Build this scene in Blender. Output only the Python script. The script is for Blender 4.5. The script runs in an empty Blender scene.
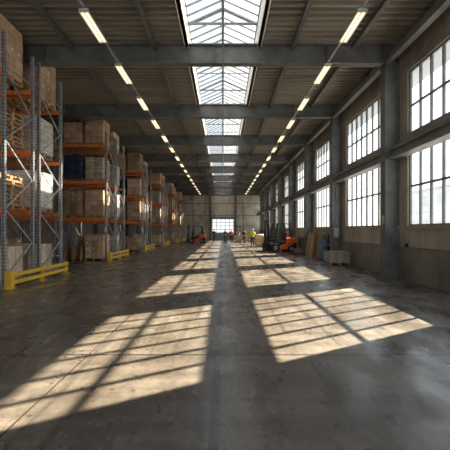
import bpy, bmesh, math, random
from mathutils import Vector, Matrix, Euler
R = random.Random(7)
SC = bpy.context.scene
COL = SC.collection
PI = math.pi

# ------------------------------------------------------------------ materials
def newmat(name):
    m = bpy.data.materials.new(name); m.use_nodes = True
    nt = m.node_tree; nt.nodes.clear()
    out = nt.nodes.new('ShaderNodeOutputMaterial')
    return m, nt, out
def N(nt, t, **kw):
    n = nt.nodes.new(t)
    for k, v in kw.items():
        if hasattr(n, k): setattr(n, k, v)
    return n
def ramp(nt, fac, stops):
    r = nt.nodes.new('ShaderNodeValToRGB'); e = r.color_ramp.elements
    e[0].position, e[0].color = stops[0][0], (*stops[0][1], 1)
    e[1].position, e[1].color = stops[-1][0], (*stops[-1][1], 1)
    for p, c in stops[1:-1]:
        x = e.new(p); x.color = (*c, 1)
    nt.links.new(fac, r.inputs[0]); return r.outputs[0]
def noise(nt, vec, scale, detail=4, rough=.55):
    n = nt.nodes.new('ShaderNodeTexNoise')
    n.inputs['Scale'].default_value = scale; n.inputs['Detail'].default_value = detail
    n.inputs['Roughness'].default_value = rough
    if vec is not None: nt.links.new(vec, n.inputs['Vector'])
    return n.outputs[0]
def mapping(nt, vec, scale=(1, 1, 1), rot=(0, 0, 0)):
    mp = nt.nodes.new('ShaderNodeMapping'); nt.links.new(vec, mp.inputs[0])
    mp.inputs['Scale'].default_value = scale; mp.inputs['Rotation'].default_value = rot
    return mp.outputs[0]
def math_(nt, op, a, b=None, c=None):
    n = nt.nodes.new('ShaderNodeMath'); n.operation = op
    for i, v in enumerate((a, b, c)):
        if v is None: continue
        if isinstance(v, (int, float)): n.inputs[i].default_value = v
        else: nt.links.new(v, n.inputs[i])
    return n.outputs[0]
def mixc(nt, f, a, b, mode='MIX'):
    n = nt.nodes.new('ShaderNodeMix'); n.data_type = 'RGBA'; n.blend_type = mode
    for i, v in ((0, f), (6, a), (7, b)):
        if isinstance(v, (int, float)): n.inputs[i].default_value = v
        elif isinstance(v, tuple): n.inputs[i].default_value = (*v, 1)
        else: nt.links.new(v, n.inputs[i])
    return n.outputs[2]
def pbr(nt, out, col, rough=.6, metal=0.0, bump=None, bstr=.3, bdist=.01):
    b = nt.nodes.new('ShaderNodeBsdfPrincipled')
    for k, v in (('Base Color', col), ('Roughness', rough), ('Metallic', metal)):
        if isinstance(v, tuple): b.inputs[k].default_value = (*v, 1)
        elif isinstance(v, (int, float)): b.inputs[k].default_value = v
        else: nt.links.new(v, b.inputs[k])
    if bump is not None:
        bp = nt.nodes.new('ShaderNodeBump'); bp.inputs['Strength'].default_value = bstr
        bp.inputs['Distance'].default_value = bdist
        nt.links.new(bump, bp.inputs['Height']); nt.links.new(bp.outputs[0], b.inputs['Normal'])
    nt.links.new(b.outputs[0], out.inputs[0]); return b
def simple(name, c, rough=.6, metal=0.0, var=.25, scale=6.0, objrand=0.0):
    m, nt, out = newmat(name)
    tc = N(nt, 'ShaderNodeTexCoord').outputs['Object']
    n = noise(nt, tc, scale, 5)
    lo = tuple(x * (1 - var) for x in c); hi = tuple(min(1, x * (1 + var)) for x in c)
    col = ramp(nt, n, [(.3, lo), (.7, hi)])
    if objrand:
        oi = N(nt, 'ShaderNodeObjectInfo').outputs['Random']
        f = math_(nt, 'MULTIPLY_ADD', oi, objrand, 1 - objrand / 2)
        g = nt.nodes.new('ShaderNodeCombineColor')
        for i in range(3): nt.links.new(f, g.inputs[i])
        col = mixc(nt, 1.0, col, g.outputs[0], 'MULTIPLY')
    pbr(nt, out, col, rough, metal, n, .15)
    return m
M = {}
M['steel'] = simple('painted_steel', (.125, .13, .128), .5, .1, .3, 3)
M['beam'] = simple('beam_steel', (.15, .152, .145), .55, .1, .3, 2)
M['galv'] = simple('galvanised_steel', (.36, .38, .39), .45, .45, .25, 9)
M['orange'] = simple('orange_beam_paint', (.78, .22, .045), .5, 0, .25, 5)
M['yellow'] = simple('yellow_guard_paint', (.85, .52, .03), .45, 0, .15, 6)
M['dark'] = simple('black_metal', (.02, .02, .022), .45, .2, .3, 8)
M['rubber'] = simple('black_rubber', (.015, .015, .016), .8, 0, .2, 12)
M['fork_orange'] = simple('forklift_orange', (.85, .13, .02), .35, 0, .1, 3)
M['fork_red'] = simple('forklift_red', (.8, .1, .03), .35, 0, .1, 3)
M['seat'] = simple('seat_vinyl', (.03, .03, .035), .6)
M['white_part'] = simple('white_paint', (.6, .6, .57), .5, 0, .1)
M['curb'] = simple('skylight_kerb_paint', (.82, .8, .75), .6, 0, .1, 2)
M['winframe'] = simple('window_frame_steel', (.12, .125, .12), .5, .2, .3, 4)
M['carton'] = simple('brown_cardboard', (.56, .385, .235), .8, 0, .18, 4, .6)
M['carton_dark'] = simple('dark_cardboard', (.38, .255, .155), .8, 0, .18, 4, .6)
M['carton_pale'] = simple('pale_cardboard', (.68, .54, .40), .8, 0, .18, 4, .6)
M['carton_white'] = simple('white_cardboard', (.72, .70, .66), .7, 0, .08, 4, .1)
M['paper'] = simple('paper_label', (.75, .74, .7), .6, 0, .05)
M['tape'] = simple('packing_tape', (.35, .25, .15), .3, 0, .1)
M['wood'] = simple('pallet_wood', (.42, .28, .15), .8, 0, .3, 7, .4)
M['oldwood'] = simple('weathered_wood', (.36, .3, .23), .85, 0, .3, 7, .3)
M['orangewood'] = simple('orange_stained_wood', (.36, .19, .08), .7, 0, .4, 7, .3)
M['sack_blue'] = simple('navy_film', (.035, .05, .11), .35, 0, .3, 6, .2)
M['sack_tan'] = simple('tan_sack', (.48, .42, .33), .7, 0, .2, 6, .25)
M['blue'] = simple('blue_machine_paint', (.05, .19, .42), .45, 0, .2, 5)
M['grey'] = simple('grey_enamel', (.3, .31, .3), .5, 0, .15, 5)
M['green'] = simple('green_plastic', (.03, .3, .1), .5, 0, .1)
M['red'] = simple('red_plastic', (.6, .03, .02), .5, 0, .1)
M['skin'] = simple('skin', (.55, .33, .22), .6, 0, .05)
M['hair'] = simple('hair', (.04, .028, .02), .8, 0, .2)
M['hivis'] = simple('yellow_vest_cloth', (.72, .85, .03), .7, 0, .08)
M['hiorange'] = simple('orange_cloth', (.9, .16, .02), .7, 0, .1)
M['teal'] = simple('teal_cloth', (.03, .15, .17), .8, 0, .15)
M['navy'] = simple('navy_cloth', (.02, .035, .09), .8, 0, .2)
M['blackcloth'] = simple('dark_cloth', (.025, .025, .028), .8, 0, .2)
M['lightblue'] = simple('light_blue_cloth', (.15, .4, .65), .8, 0, .1)
M['tancloth'] = simple('tan_cloth', (.42, .25, .17), .8, 0, .1)
M['greycloth'] = simple('grey_cloth', (.12, .12, .13), .8, 0, .1)
M['helmet'] = simple('helmet_plastic', (.85, .83, .45), .35, 0, .05)
M['roofdark'] = simple('roofing_felt', (.08, .08, .08), .9)
M['asphalt'] = simple('yard_asphalt', (.3, .3, .3), .9, 0, .15, .5)
M['render'] = simple('pale_render', (.27, .31, .36), .8, 0, .08, .4)
M['tile_roof'] = simple('slate_blue_roof', (.2, .24, .3), .7, 0, .1, .6)
M['soffit'] = simple('pale_soffit', (.36, .42, .5), .6, 0, .06, 1)

def concrete_wall(name, base, brown, panel=False):
    m, nt, out = newmat(name)
    tc = N(nt, 'ShaderNodeTexCoord').outputs['Object']
    n1 = noise(nt, mapping(nt, tc, (.7, .7, .5)), 1.0, 8, .65)
    n2 = noise(nt, mapping(nt, tc, (3, 3, .25)), 1.4, 6, .6)
    n3 = noise(nt, tc, 22, 4)
    c = ramp(nt, n1, [(.3, tuple(x * .62 for x in base)), (.5, base), (.72, tuple(x * 1.3 for x in base))])
    c = mixc(nt, ramp(nt, n2, [(.45, (0, 0, 0)), (.75, (.75, .75, .75))]), c, brown)
    bl = ramp(nt, noise(nt, mapping(nt, tc, (1, .45, .8)), 1.1, 3), [(.58, (0, 0, 0)), (.68, (.55, .55, .55))])
    c = mixc(nt, bl, c, tuple(x * .45 for x in base))
    if panel:     # board marks cast into the concrete
        sx = N(nt, 'ShaderNodeSeparateXYZ'); nt.links.new(tc, sx.inputs[0])
        fr = math_(nt, 'FRACT', math_(nt, 'MULTIPLY', sx.outputs[1], 4.5))
        ln = math_(nt, 'LESS_THAN', fr, .07)
        c = mixc(nt, math_(nt, 'MULTIPLY', ln, .4), c, tuple(x * .4 for x in base))
    pbr(nt, out, c, .85, 0, n3, .3, .006)
    return m
M['wall'] = concrete_wall('stained_concrete', (.36, .32, .26), (.16, .13, .1), True)
M['plinth'] = concrete_wall('dark_stained_plinth', (.2, .18, .15), (.1, .085, .07))
M['wallup'] = concrete_wall('upper_wall_boards', (.26, .225, .185), (.15, .12, .09))
M['wallfar'] = concrete_wall('pale_wall_panels', (.50, .46, .38), (.40, .35, .28))

def mk_floor():
    m, nt, out = newmat('worn_concrete_floor')
    tc = N(nt, 'ShaderNodeTexCoord').outputs['Object']
    sx = N(nt, 'ShaderNodeSeparateXYZ'); nt.links.new(tc, sx.inputs[0])
    X, Y = sx.outputs[0], sx.outputs[1]
    big = noise(nt, mapping(nt, tc, (.35, .22, 1)), 1.0, 6, .6)
    med = noise(nt, mapping(nt, tc, (1.6, .8, 1)), 1.2, 6, .6)
    fin = noise(nt, tc, 14, 8, .75)
    swirl = nt.nodes.new('ShaderNodeTexNoise'); nt.links.new(mapping(nt, tc, (.5, 3.2, 1), (0, 0, .25)), swirl.inputs[0])
    swirl.inputs['Scale'].default_value = 1.3; swirl.inputs['Detail'].default_value = 6
    swirl.inputs['Distortion'].default_value = .3
    c = ramp(nt, big, [(.3, (.125, .106, .086)), (.5, (.195, .17, .142)), (.7, (.28, .248, .206))])
    c = mixc(nt, .6, c, ramp(nt, med, [(.28, (.42, .41, .40)), (.5, (.8, .79, .77)), (.7, (1.15, 1.13, 1.1))]), 'MULTIPLY')
    c = mixc(nt, .45, c, ramp(nt, swirl.outputs[0], [(.38, (.42, .41, .40)), (.6, (1.15, 1.15, 1.13))]), 'MULTIPLY')
    c = mixc(nt, .55, c, ramp(nt, fin, [(.38, (.5, .49, .48)), (.58, (1.12, 1.12, 1.12))]), 'MULTIPLY')
    # pits and drips
    vo = nt.nodes.new('ShaderNodeTexVoronoi'); vo.inputs['Scale'].default_value = 5.5
    nt.links.new(mapping(nt, tc, (1, 1, 1)), vo.inputs['Vector'])
    spot = math_(nt, 'MULTIPLY', math_(nt, 'LESS_THAN', vo.outputs['Distance'], .16),
                 math_(nt, 'GREATER_THAN', noise(nt, tc, 1.5, 2), .47))
    c = mixc(nt, math_(nt, 'MULTIPLY', spot, .7), c, (.04, .038, .035))
    # tyre marks along the hall
    wv = noise(nt, mapping(nt, tc, (3.4, .12, 1), (0, 0, -.12)), 1.5, 3, .5)
    mk = ramp(nt, wv, [(.56, (0, 0, 0)), (.66, (.6, .6, .6))])
    c = mixc(nt, mk, c, (.055, .05, .045))
    # joints
    def line(v, pos, w):
        return math_(nt, 'LESS_THAN', math_(nt, 'ABSOLUTE', math_(nt, 'SUBTRACT', v, pos)), w)
    ys = math_(nt, 'LESS_THAN', math_(nt, 'ABSOLUTE', math_(nt, 'SUBTRACT', math_(nt, 'MODULO', math_(nt, 'ADD', Y, 24 - 4.8 + .5), 6.0), .5)), .02)
    j = math_(nt, 'MAXIMUM', ys, line(X, -1.78, .008))
    j = math_(nt, 'MINIMUM', 1.0, math_(nt, 'ADD', j, math_(nt, 'MULTIPLY', line(X, -.07, .045), .55)))
    j = math_(nt, 'MAXIMUM', j, line(X, 4.2, .008))
    c = mixc(nt, math_(nt, 'MULTIPLY', j, .95), c, (.02, .018, .016))
    rg = ramp(nt, med, [(.3, (.14, .14, .14)), (.52, (.3, .3, .3)), (.7, (.55, .55, .55))])
    h = math_(nt, 'SUBTRACT', math_(nt, 'ADD', fin, math_(nt, 'MULTIPLY', med, .8)), math_(nt, 'MULTIPLY', j, 1.2))
    b = pbr(nt, out, c, rg, 0, h, .28, .006)
    b.inputs['Specular IOR Level'].default_value = .55
    return m
M['floor'] = mk_floor()

def mk_deck():
    m, nt, out = newmat('ribbed_roof_sheet')
    tc = N(nt, 'ShaderNodeTexCoord').outputs['Object']
    n1 = noise(nt, mapping(nt, tc, (.25, 1.5, 1)), 1.2, 6, .6)
    c = ramp(nt, n1, [(.3, (.19, .17, .14)), (.7, (.33, .30, .25))])
    pbr(nt, out, c, .6, .1)
    return m
M['deck'] = mk_deck()

def mk_post():      # galvanised upright with a column of dark slots
    m, nt, out = newmat('slotted_upright_steel')
    tc = N(nt, 'ShaderNodeTexCoord').outputs['Object']
    sx = N(nt, 'ShaderNodeSeparateXYZ'); nt.links.new(tc, sx.inputs[0])
    n = noise(nt, tc, 8, 4)
    c = ramp(nt, n, [(.3, (.26, .28, .3)), (.7, (.4, .42, .44))])
    fz = math_(nt, 'LESS_THAN', math_(nt, 'FRACT', math_(nt, 'MULTIPLY', sx.outputs[2], 10)), .5)
    fx = math_(nt, 'LESS_THAN', math_(nt, 'ABSOLUTE', sx.outputs[0]), .016)
    fy = math_(nt, 'LESS_THAN', math_(nt, 'ABSOLUTE', sx.outputs[1]), .016)
    s = math_(nt, 'MULTIPLY', fz, math_(nt, 'MAXIMUM', fx, fy))
    c = mixc(nt, s, c, (.015, .015, .015))
    pbr(nt, out, c, .45, .4)
    return m
M['post'] = mk_post()

def mk_glass(name, dirt, tint, through=1.0):
    m, nt, out = newmat(name)
    tc = N(nt, 'ShaderNodeTexCoord').outputs['Object']
    tr = nt.nodes.new('ShaderNodeBsdfTransparent'); tr.inputs[0].default_value = (*tint, 1)
    tl = nt.nodes.new('ShaderNodeBsdfTranslucent'); tl.inputs[0].default_value = (.8, .84, .88, 1)
    gl = nt.nodes.new('ShaderNodeBsdfGlossy'); gl.inputs['Roughness'].default_value = .08
    mx = nt.nodes.new('ShaderNodeMixShader'); mx2 = nt.nodes.new('ShaderNodeMixShader')
    n = noise(nt, mapping(nt, tc, (1, 1, .6)), 2.2, 5)
    f = math_(nt, 'MULTIPLY', ramp(nt, n, [(.3, (.6, .6, .6)), (.7, (1, 1, 1))]), dirt)
    nt.links.new(f, mx.inputs[0]); nt.links.new(tr.outputs[0], mx.inputs[1]); nt.links.new(tl.outputs[0], mx.inputs[2])
    mx2.inputs[0].default_value = .05
    nt.links.new(mx.outputs[0], mx2.inputs[1]); nt.links.new(gl.outputs[0], mx2.inputs[2])
    nt.links.new(mx2.outputs[0], out.inputs[0])
    return m
M['glass'] = mk_glass('dusty_window_glass', .045, (.93, .96, .97))
M['skyglass'] = mk_glass('dusty_skylight_glass', .15, (.36, .385, .41))
M['doorglass'] = mk_glass('frosted_door_glass', .08, (.6, .62, .64))
M['cabglass'] = mk_glass('cab_glass', .25, (.75, .85, .85))

def mk_wrap(name, op, c):
    m, nt, out = newmat(name)
    tc = N(nt, 'ShaderNodeTexCoord').outputs['Object']
    n = noise(nt, mapping(nt, tc, (1.2, 1.2, 5), (.2, .1, 0)), 3, 5)
    tr = nt.nodes.new('ShaderNodeBsdfTransparent')
    b = nt.nodes.new('ShaderNodeBsdfPrincipled'); b.inputs['Base Color'].default_value = (*c, 1)
    b.inputs['Roughness'].default_value = .5
    bp = nt.nodes.new('ShaderNodeBump'); bp.inputs['Strength'].default_value = .6; bp.inputs['Distance'].default_value = .02
    nt.links.new(n, bp.inputs['Height']); nt.links.new(bp.outputs[0], b.inputs['Normal'])
    mx = nt.nodes.new('ShaderNodeMixShader')
    f = math_(nt, 'MULTIPLY', ramp(nt, n, [(.35, (.5, .5, .5)), (.65, (1, 1, 1))]), op)
    nt.links.new(f, mx.inputs[0]); nt.links.new(tr.outputs[0], mx.inputs[1]); nt.links.new(b.outputs[0], mx.inputs[2])
    nt.links.new(mx.outputs[0], out.inputs[0])
    return m
M['wrap'] = mk_wrap('clear_stretch_film', .15, (.6, .58, .54))
M['milky'] = mk_wrap('milky_stretch_film', .8, (.78, .76, .72))

def mk_emit(name, c, s):
    m, nt, out = newmat(name)
    e = nt.nodes.new('ShaderNodeEmission'); e.inputs[0].default_value = (*c, 1); e.inputs[1].default_value = s
    nt.links.new(e.outputs[0], out.inputs[0]); return m
M['tube'] = mk_emit('warm_tube_glow', (1, .76, .46), 3.0)

# ------------------------------------------------------------------ mesh helper
class MB:
    def __init__(s): s.v = []; s.f = []; s.m = []; s.mats = []
    def mi(s, mat):
        if mat not in s.mats: s.mats.append(mat)
        return s.mats.index(mat)
    def poly(s, pts, mat, faces=None):
        b = len(s.v); s.v += [tuple(p) for p in pts]
        k = s.mi(mat)
        for f in (faces or [tuple(range(len(pts)))]):
            s.f.append(tuple(b + i for i in f)); s.m.append(k)
    def box(s, x0, x1, y0, y1, z0, z1, mat, mtx=None):
        p = [(x0, y0, z0), (x1, y0, z0), (x1, y1, z0), (x0, y1, z0), (x0, y0, z1), (x1, y0, z1), (x1, y1, z1), (x0, y1, z1)]
        if mtx is not None: p = [mtx @ Vector(q) for q in p]
        s.poly(p, mat, [(0, 3, 2, 1), (4, 5, 6, 7), (0, 1, 5, 4), (1, 2, 6, 5), (2, 3, 7, 6), (3, 0, 4, 7)])
    def bar(s, a, b, w, h, mat, up=(0, 0, 1)):
        a = Vector(a); b = Vector(b); d = (b - a).normalized(); up = Vector(up)
        if abs(d.dot(up)) > .98: up = Vector((1, 0, 0))
        r = d.cross(up).normalized(); u = r.cross(d).normalized()
        p = []
        for c in (a, b):
            for i, j in ((-1, -1), (1, -1), (1, 1), (-1, 1)): p.append(c + r * (w / 2 * i) + u * (h / 2 * j))
        s.poly(p, mat, [(0, 1, 2, 3), (7, 6, 5, 4), (0, 4, 5, 1), (1, 5, 6, 2), (2, 6, 7, 3), (3, 7, 4, 0)])
    def tube(s, a, b, r, mat, n=12, r2=None):
        a = Vector(a); b = Vector(b); d = (b - a).normalized()
        up = Vector((0, 0, 1)) if abs(d.z) < .9 else Vector((1, 0, 0))
        x = d.cross(up).normalized(); y = d.cross(x).normalized(); r2 = r if r2 is None else r2
        p = []
        for c, q in ((a, r), (b, r2)):
            for i in range(n): t = 2 * PI * i / n; p.append(c + x * (q * math.cos(t)) + y * (q * math.sin(t)))
        f = [tuple(range(n)), tuple(range(2 * n - 1, n - 1, -1))]
        f += [(i, n + i, n + (i + 1) % n, (i + 1) % n) for i in range(n)]
        s.poly(p, mat, f)
    def prism(s, prof, axis, a, b, mat):      # prof: 2-D outline; extruded along axis from a to b
        n = len(prof); p = []
        for c in (a, b):
            for (u, w) in prof:
                p.append({'x': (c, u, w), 'y': (u, c, w), 'z': (u, w, c)}[axis])
        f = [tuple(range(n)), tuple(range(2 * n - 1, n - 1, -1))] + [(i, n + i, n + (i + 1) % n, (i + 1) % n) for i in range(n)]
        s.poly(p, mat, f)
    def mesh(s, name):
        me = bpy.data.meshes.new(name); me.from_pydata(s.v, [], s.f)
        for mt in s.mats: me.materials.append(M[mt])
        me.polygons.foreach_set('material_index', s.m)
        bm = bmesh.new(); bm.from_mesh(me); bmesh.ops.recalc_face_normals(bm, faces=bm.faces); bm.to_mesh(me); bm.free()
        me.update(); return me
    def build(s, name, parent=None, loc=(0, 0, 0), rot=(0, 0, 0), bevel=0, smooth=False):
        return link(name, s.mesh(name), parent, loc, rot, bevel, smooth)
def link(name, me, parent=None, loc=(0, 0, 0), rot=(0, 0, 0), bevel=0, smooth=False):
    o = bpy.data.objects.new(name, me); COL.objects.link(o)
    o.parent = parent; o.location = loc; o.rotation_euler = rot
    if bevel:
        b = o.modifiers.new('bevel', 'BEVEL'); b.width = bevel; b.segments = 2; b.limit_method = 'ANGLE'
    if smooth:
        for p in me.polygons: p.use_smooth = True
    return o
def tag(o, label, cat, group=None, kind=None):
    o['label'] = label; o['category'] = cat
    if group: o['group'] = group
    if kind: o['kind'] = kind
    return o
def thing(name, label, cat, loc=(0, 0, 0), rz=0, group=None, kind=None):
    o = bpy.data.objects.new(name, None); COL.objects.link(o); o.empty_display_size = .2
    o.location = loc; o.rotation_euler = (0, 0, rz)
    return tag(o, label, cat, group, kind)

ORD = ['first', 'second', 'third', 'fourth', 'fifth', 'sixth', 'seventh', 'eighth', 'ninth', 'tenth', 'eleventh', 'twelfth',
       'thirteenth', 'fourteenth', 'fifteenth', 'sixteenth', 'seventeenth']
Y0, Y1 = -9.0, 59.5            # the hall's length
XL, XR = -13.0, 6.05           # its side walls
BAYS = [12.6 + 6 * k for k in range(-3, 8)]     # frame lines

# ------------------------------------------------------------------ floor and yard
b = MB(); b.box(XL - .3, XR + .35, Y0 - .3, Y1 + .3, -.2, 0, 'floor')
tag(b.build('floor'), 'worn grey-brown concrete floor with joints, stains and tyre marks', 'floor', None, 'structure')
b = MB(); b.box(XR + .35, 90, -40, 140, -.3, -.1, 'asphalt'); b.box(-60, XR + .35, Y1 + .3, 140, -.3, -.1, 'asphalt')
tag(b.build('ground_outside'), 'pale yard outside the windows', 'ground', None, 'structure')

# neighbouring building seen hazily through the lower windows
nb = thing('factory_building', 'pale long building with grey-blue pitched roof outside the windows', 'building', (38, 20, -.1))
b = MB(); b.box(0, 14, -40, 60, 0, 9.4, 'render')
b.box(-.04, 0, -40, 60, 5.0, 5.3, 'tile_roof')
for i in range(20):
    b.box(-.05, 0, -38 + i * 5, -35.5 + i * 5, 1.4, 3.6, 'tile_roof'); b.box(-.05, 0, -38 + i * 5, -35.5 + i * 5, 6.2, 8.2, 'tile_roof')
b.build('wall', nb)
b = MB(); b.prism([(-.6, 9.4), (7, 12.6), (14.6, 9.4), (14.6, 9.2), (-.6, 9.2)], 'y', -40.5, 60.5, 'tile_roof'); b.build('roof', nb)

# ------------------------------------------------------------------ right wall with windows
WIN = [(y + 1.1, y + 5.3) for y in BAYS]
Z = dict(sill=1.79, top=4.30, sill2=4.80, top2=6.85)
WT = .13
b = MB()
b.box(XR, XR + WT, Y0, Y1, 0, Z['sill'], 'wall')
b.box(XR - .045, XR, Y0, Y1, 0, 1.06, 'plinth'); b.box(XR - .02, XR, Y0, Y1, 1.06, 1.1, 'winframe')                       # thicker plinth
b.box(XR - .06, XR, Y0, Y1, Z['sill'] - .1, Z['sill'], 'wall')      # sill band
b.box(XR, XR + WT, Y0, Y1, Z['top'], Z['sill2'], 'wallup')
b.box(XR, XR + WT, .5, 6.7, Z['sill'], Z['top'], 'wall')
b.box(XR, XR + WT, Y0, Y1, Z['top2'], 8.3, 'wallup')
b.box(XR - .05, XR, Y0, Y1, 7.0, 7.12, 'wallup')
prev = Y0
for (a, c) in WIN + [(Y1, Y1)]:
    a2 = min(a, Y1)
    if a2 > prev:
        b.box(XR, XR + WT, prev, a2, Z['sill'], Z['top'], 'wall'); b.box(XR, XR + WT, prev, a2, Z['sill2'], Z['top2'], 'wallup')
    prev = c
w = b.build('wall_right'); tag(w, 'stained concrete side wall below and between the tall windows', 'wall', None, 'structure')

def win_mesh(L, H, rail, part):
    b = MB(); g = 7; fw = .05
    if part == 'frame':
        for z in (0, H - fw): b.box(-.035, .035, 0, L, z, z + fw, 'winframe')
        b.box(-.03, .03, 0, L, rail - .03, rail + .03, 'winframe')
        for i in range(g + 1):
            y = (L - .055) * i / g; b.box(-.04, .04, y, y + .055, 0, H, 'winframe')
    else: b.box(-.004, .004, .01, L - .01, .01, H - .01, 'glass')
    return b.mesh(part)
L = 4.2
ms = {k: (win_mesh(L, h, r, 'frame'), win_mesh(L, h, r, 'glass')) for k, h, r in
      (('lower', Z['top'] - Z['sill'], 1.29), ('upper', Z['top2'] - Z['sill2'], .9))}
n = 0
vis = 0
for i, (a, c) in enumerate(WIN):
    for k, z in (('lower', Z['sill']), ('upper', Z['sill2'])):
        if k == 'lower' and abs(a - 1.7) < .2: continue      # this bay is walled up below
        n += 1
        o = thing('window_%d' % n, '%s steel-framed window with many panes, %s bay along the side wall from the back of hall' % (k, ORD[i]), 'window', (XR + .1, a, z), 0,
                  'windows along the side wall', 'structure')
        link('window_frame', ms[k][0], o); link('window_glass', ms[k][1], o)

# crane rail girder on the right wall
b = MB(); prof = [(XR, 4.06), (5.64, 4.06), (5.64, 4.13), (5.78, 4.16), (5.78, 4.34), (5.68, 4.36), (5.68, 4.44), (XR, 4.44)]
b.prism(prof, 'y', Y0, Y1, 'beam'); b.box(5.76, 5.84, Y0, Y1, 4.44, 4.5, 'steel')
cr = b.build('crane_girder'); tag(cr, 'long horizontal steel girder carried along the side wall between window rows', 'girder', None, 'structure')
b = MB(); b.box(5.55, 5.75, Y0, Y1, 7.34, 7.5, 'beam'); b.box(5.63, 5.68, Y0, Y1, 7.5, 7.7, 'beam')
tag(b.build('eaves_beam'), 'long steel eaves beam joining the tops of the wall columns', 'beam', None, 'structure')

# eaves outside and roof
b = MB(); b.box(XR + WT, XR + .95, Y0, Y1, 6.9, 7.0, 'soffit'); b.box(XR + WT, XR + .95, Y0, Y1, 7.0, 8.35, 'soffit')
tag(b.build('trim_1'), 'pale roof overhang outside above the upper windows', 'eaves', None, 'structure')
SK = 1.2
b = MB()
per = .3; d = .1
for (x0, x1) in ((XL, -SK - .1), (SK + .1, XR + .3)):
    prof = []; y = Y0
    while y < Y1:
        prof += [(y, 8.06 + d), (y + .11, 8.06 + d), (y + .145, 8.06), (y + .255, 8.06), (y + per - .01, 8.06 + d)]
        y += per
    for (y0_, z0_), (y1_, z1_) in zip(prof, prof[1:]):
        b.poly([(x0, y0_, z0_), (x1, y0_, z0_), (x1, y1_, z1_), (x0, y1_, z1_)], 'deck')
    b.box(x0, x1, Y0, Y1, 8.19, 8.4, 'roofdark')
c = b.build('ceiling'); tag(c, 'dark ribbed metal roof sheeting on both sides of the skylights', 'ceiling', None, 'structure')

# skylights
def skylight(i, y0, y1):
    o = thing('skylight', 'ridged glass skylight over the %s roof bay of the hall' % ORD[i], 'skylight', (0, y0, 8.0), 0, 'skylights along the roof centre', 'structure')
    Ln = y1 - y0; ze, zr = .78, 1.32
    b = MB()
    for s in (-1, 1):
        xa, xb = sorted((s * SK, s * (SK + .1))); b.box(xa, xb, 0, Ln, 0, ze, 'curb')
        xa, xb = sorted((s * (SK - .02), s * (SK + .14))); b.box(xa, xb, 0, Ln, .0, .06, 'curb')
    b.build('kerb', o)
    b = MB(); k = 12
    for j in range(k + 1):
        y = Ln * j / k
        y = min(max(y, .04), Ln - .04)
        wd = .07 if j % 4 == 0 else .03
        for s in (-1, 1): b.bar((0, y, zr), (s * SK, y, ze), wd, .05, 'grey')
        if j % 4 == 0: b.bar((-SK, y, ze + .03), (SK, y, ze + .03), .035, .035, 'grey')
    b.bar((0, 0, zr), (0, Ln, zr), .09, .1, 'grey')
    for s in (-1, 1): b.bar((s * SK, 0, ze), (s * SK, Ln, ze), .07, .07, 'grey')
    b.build('rafters', o)
    b = MB()
    for s in (-1, 1):
        b.poly([(0, 0, zr + .05), (s * (SK + .1), 0, ze + .03), (s * (SK + .1), Ln, ze + .03), (0, Ln, zr + .05)], 'skyglass')
    b.build('skylight_glass', o)
for i, y in enumerate(BAYS[:-1] + [BAYS[-1]]):
    y1 = min(y + 6, Y1)
    skylight(i, y, y1)

# roof frames
for i, y in enumerate(BAYS):
    if y < Y0: continue
    b = MB(); z0, z1 = 7.38, 8.06
    b.box(XL, XR, y - .02, y + .02, z0, z1, 'beam')
    b.box(XL, XR, y - .15, y + .15, z0, z0 + .045, 'beam'); b.box(XL, XR, y - .15, y + .15, z1 - .04, z1, 'beam')
    for j in range(10):
        x = XL + 1 + j * 1.95; b.box(x - .01, x + .01, y - .14, y + .14, z0, z1, 'beam')
    tag(b.build('roof_beam'), 'grey steel roof beam across the hall, %s from the back of hall' % ORD[i], 'beam', 'roof beams', 'structure')
    b = MB()
    b.box(5.57, 5.92, y - .17, y + .17, 0, 7.4, 'steel'); b.box(5.92, XR + .02, y - .15, y + .15, 0, 7.4, 'steel')
    b.box(5.5, 5.9, y - .22, y + .22, 0, .03, 'steel'); b.box(5.545, 5.57, y - .2, y + .2, 0, 7.4, 'steel')
    b.prism([(5.56, 3.6), (5.5, 4.0), (5.56, 4.0)], 'y', y - .08, y + .08, 'steel')
    tag(b.build('wall_column'), 'dark steel column on the window wall, %s from the back of hall' % ORD[i], 'column', 'steel wall columns', 'structure')
    b = MB(); b.box(XL, XL + .4, y - .17, y + .17, 0, 7.4, 'steel')
    tag(b.build('wall_column'), 'dark steel column behind the racks, %s from the back of hall' % ORD[i], 'column', 'steel columns behind the racks', 'structure')
for i, x in enumerate((-11.2, -8.2, -5.2, -2.35, 2.4, 4.5)):
    b = MB(); b.box(x - .05, x + .05, Y0, Y1, 7.9, 8.055, 'steel'); b.box(x - .07, x + .07, Y0, Y1, 7.88, 7.905, 'steel')
    tag(b.build('roof_purlin'), 'long dark roof purlin, %s from the rack side of the hall' % ORD[i], 'purlin', 'roof purlins', 'structure')
b = MB(); b.tube((0, Y0 + .1, 7.28), (0, Y1 - .05, 7.28), .022, 'grey', 8)
for y in BAYS: b.tube((0, y, 7.28), (0, y, 7.4), .012, 'grey', 6)
tag(b.build('conduit_pipe'), 'thin conduit running under the roof beams below the skylight ridge', 'pipe')

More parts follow.
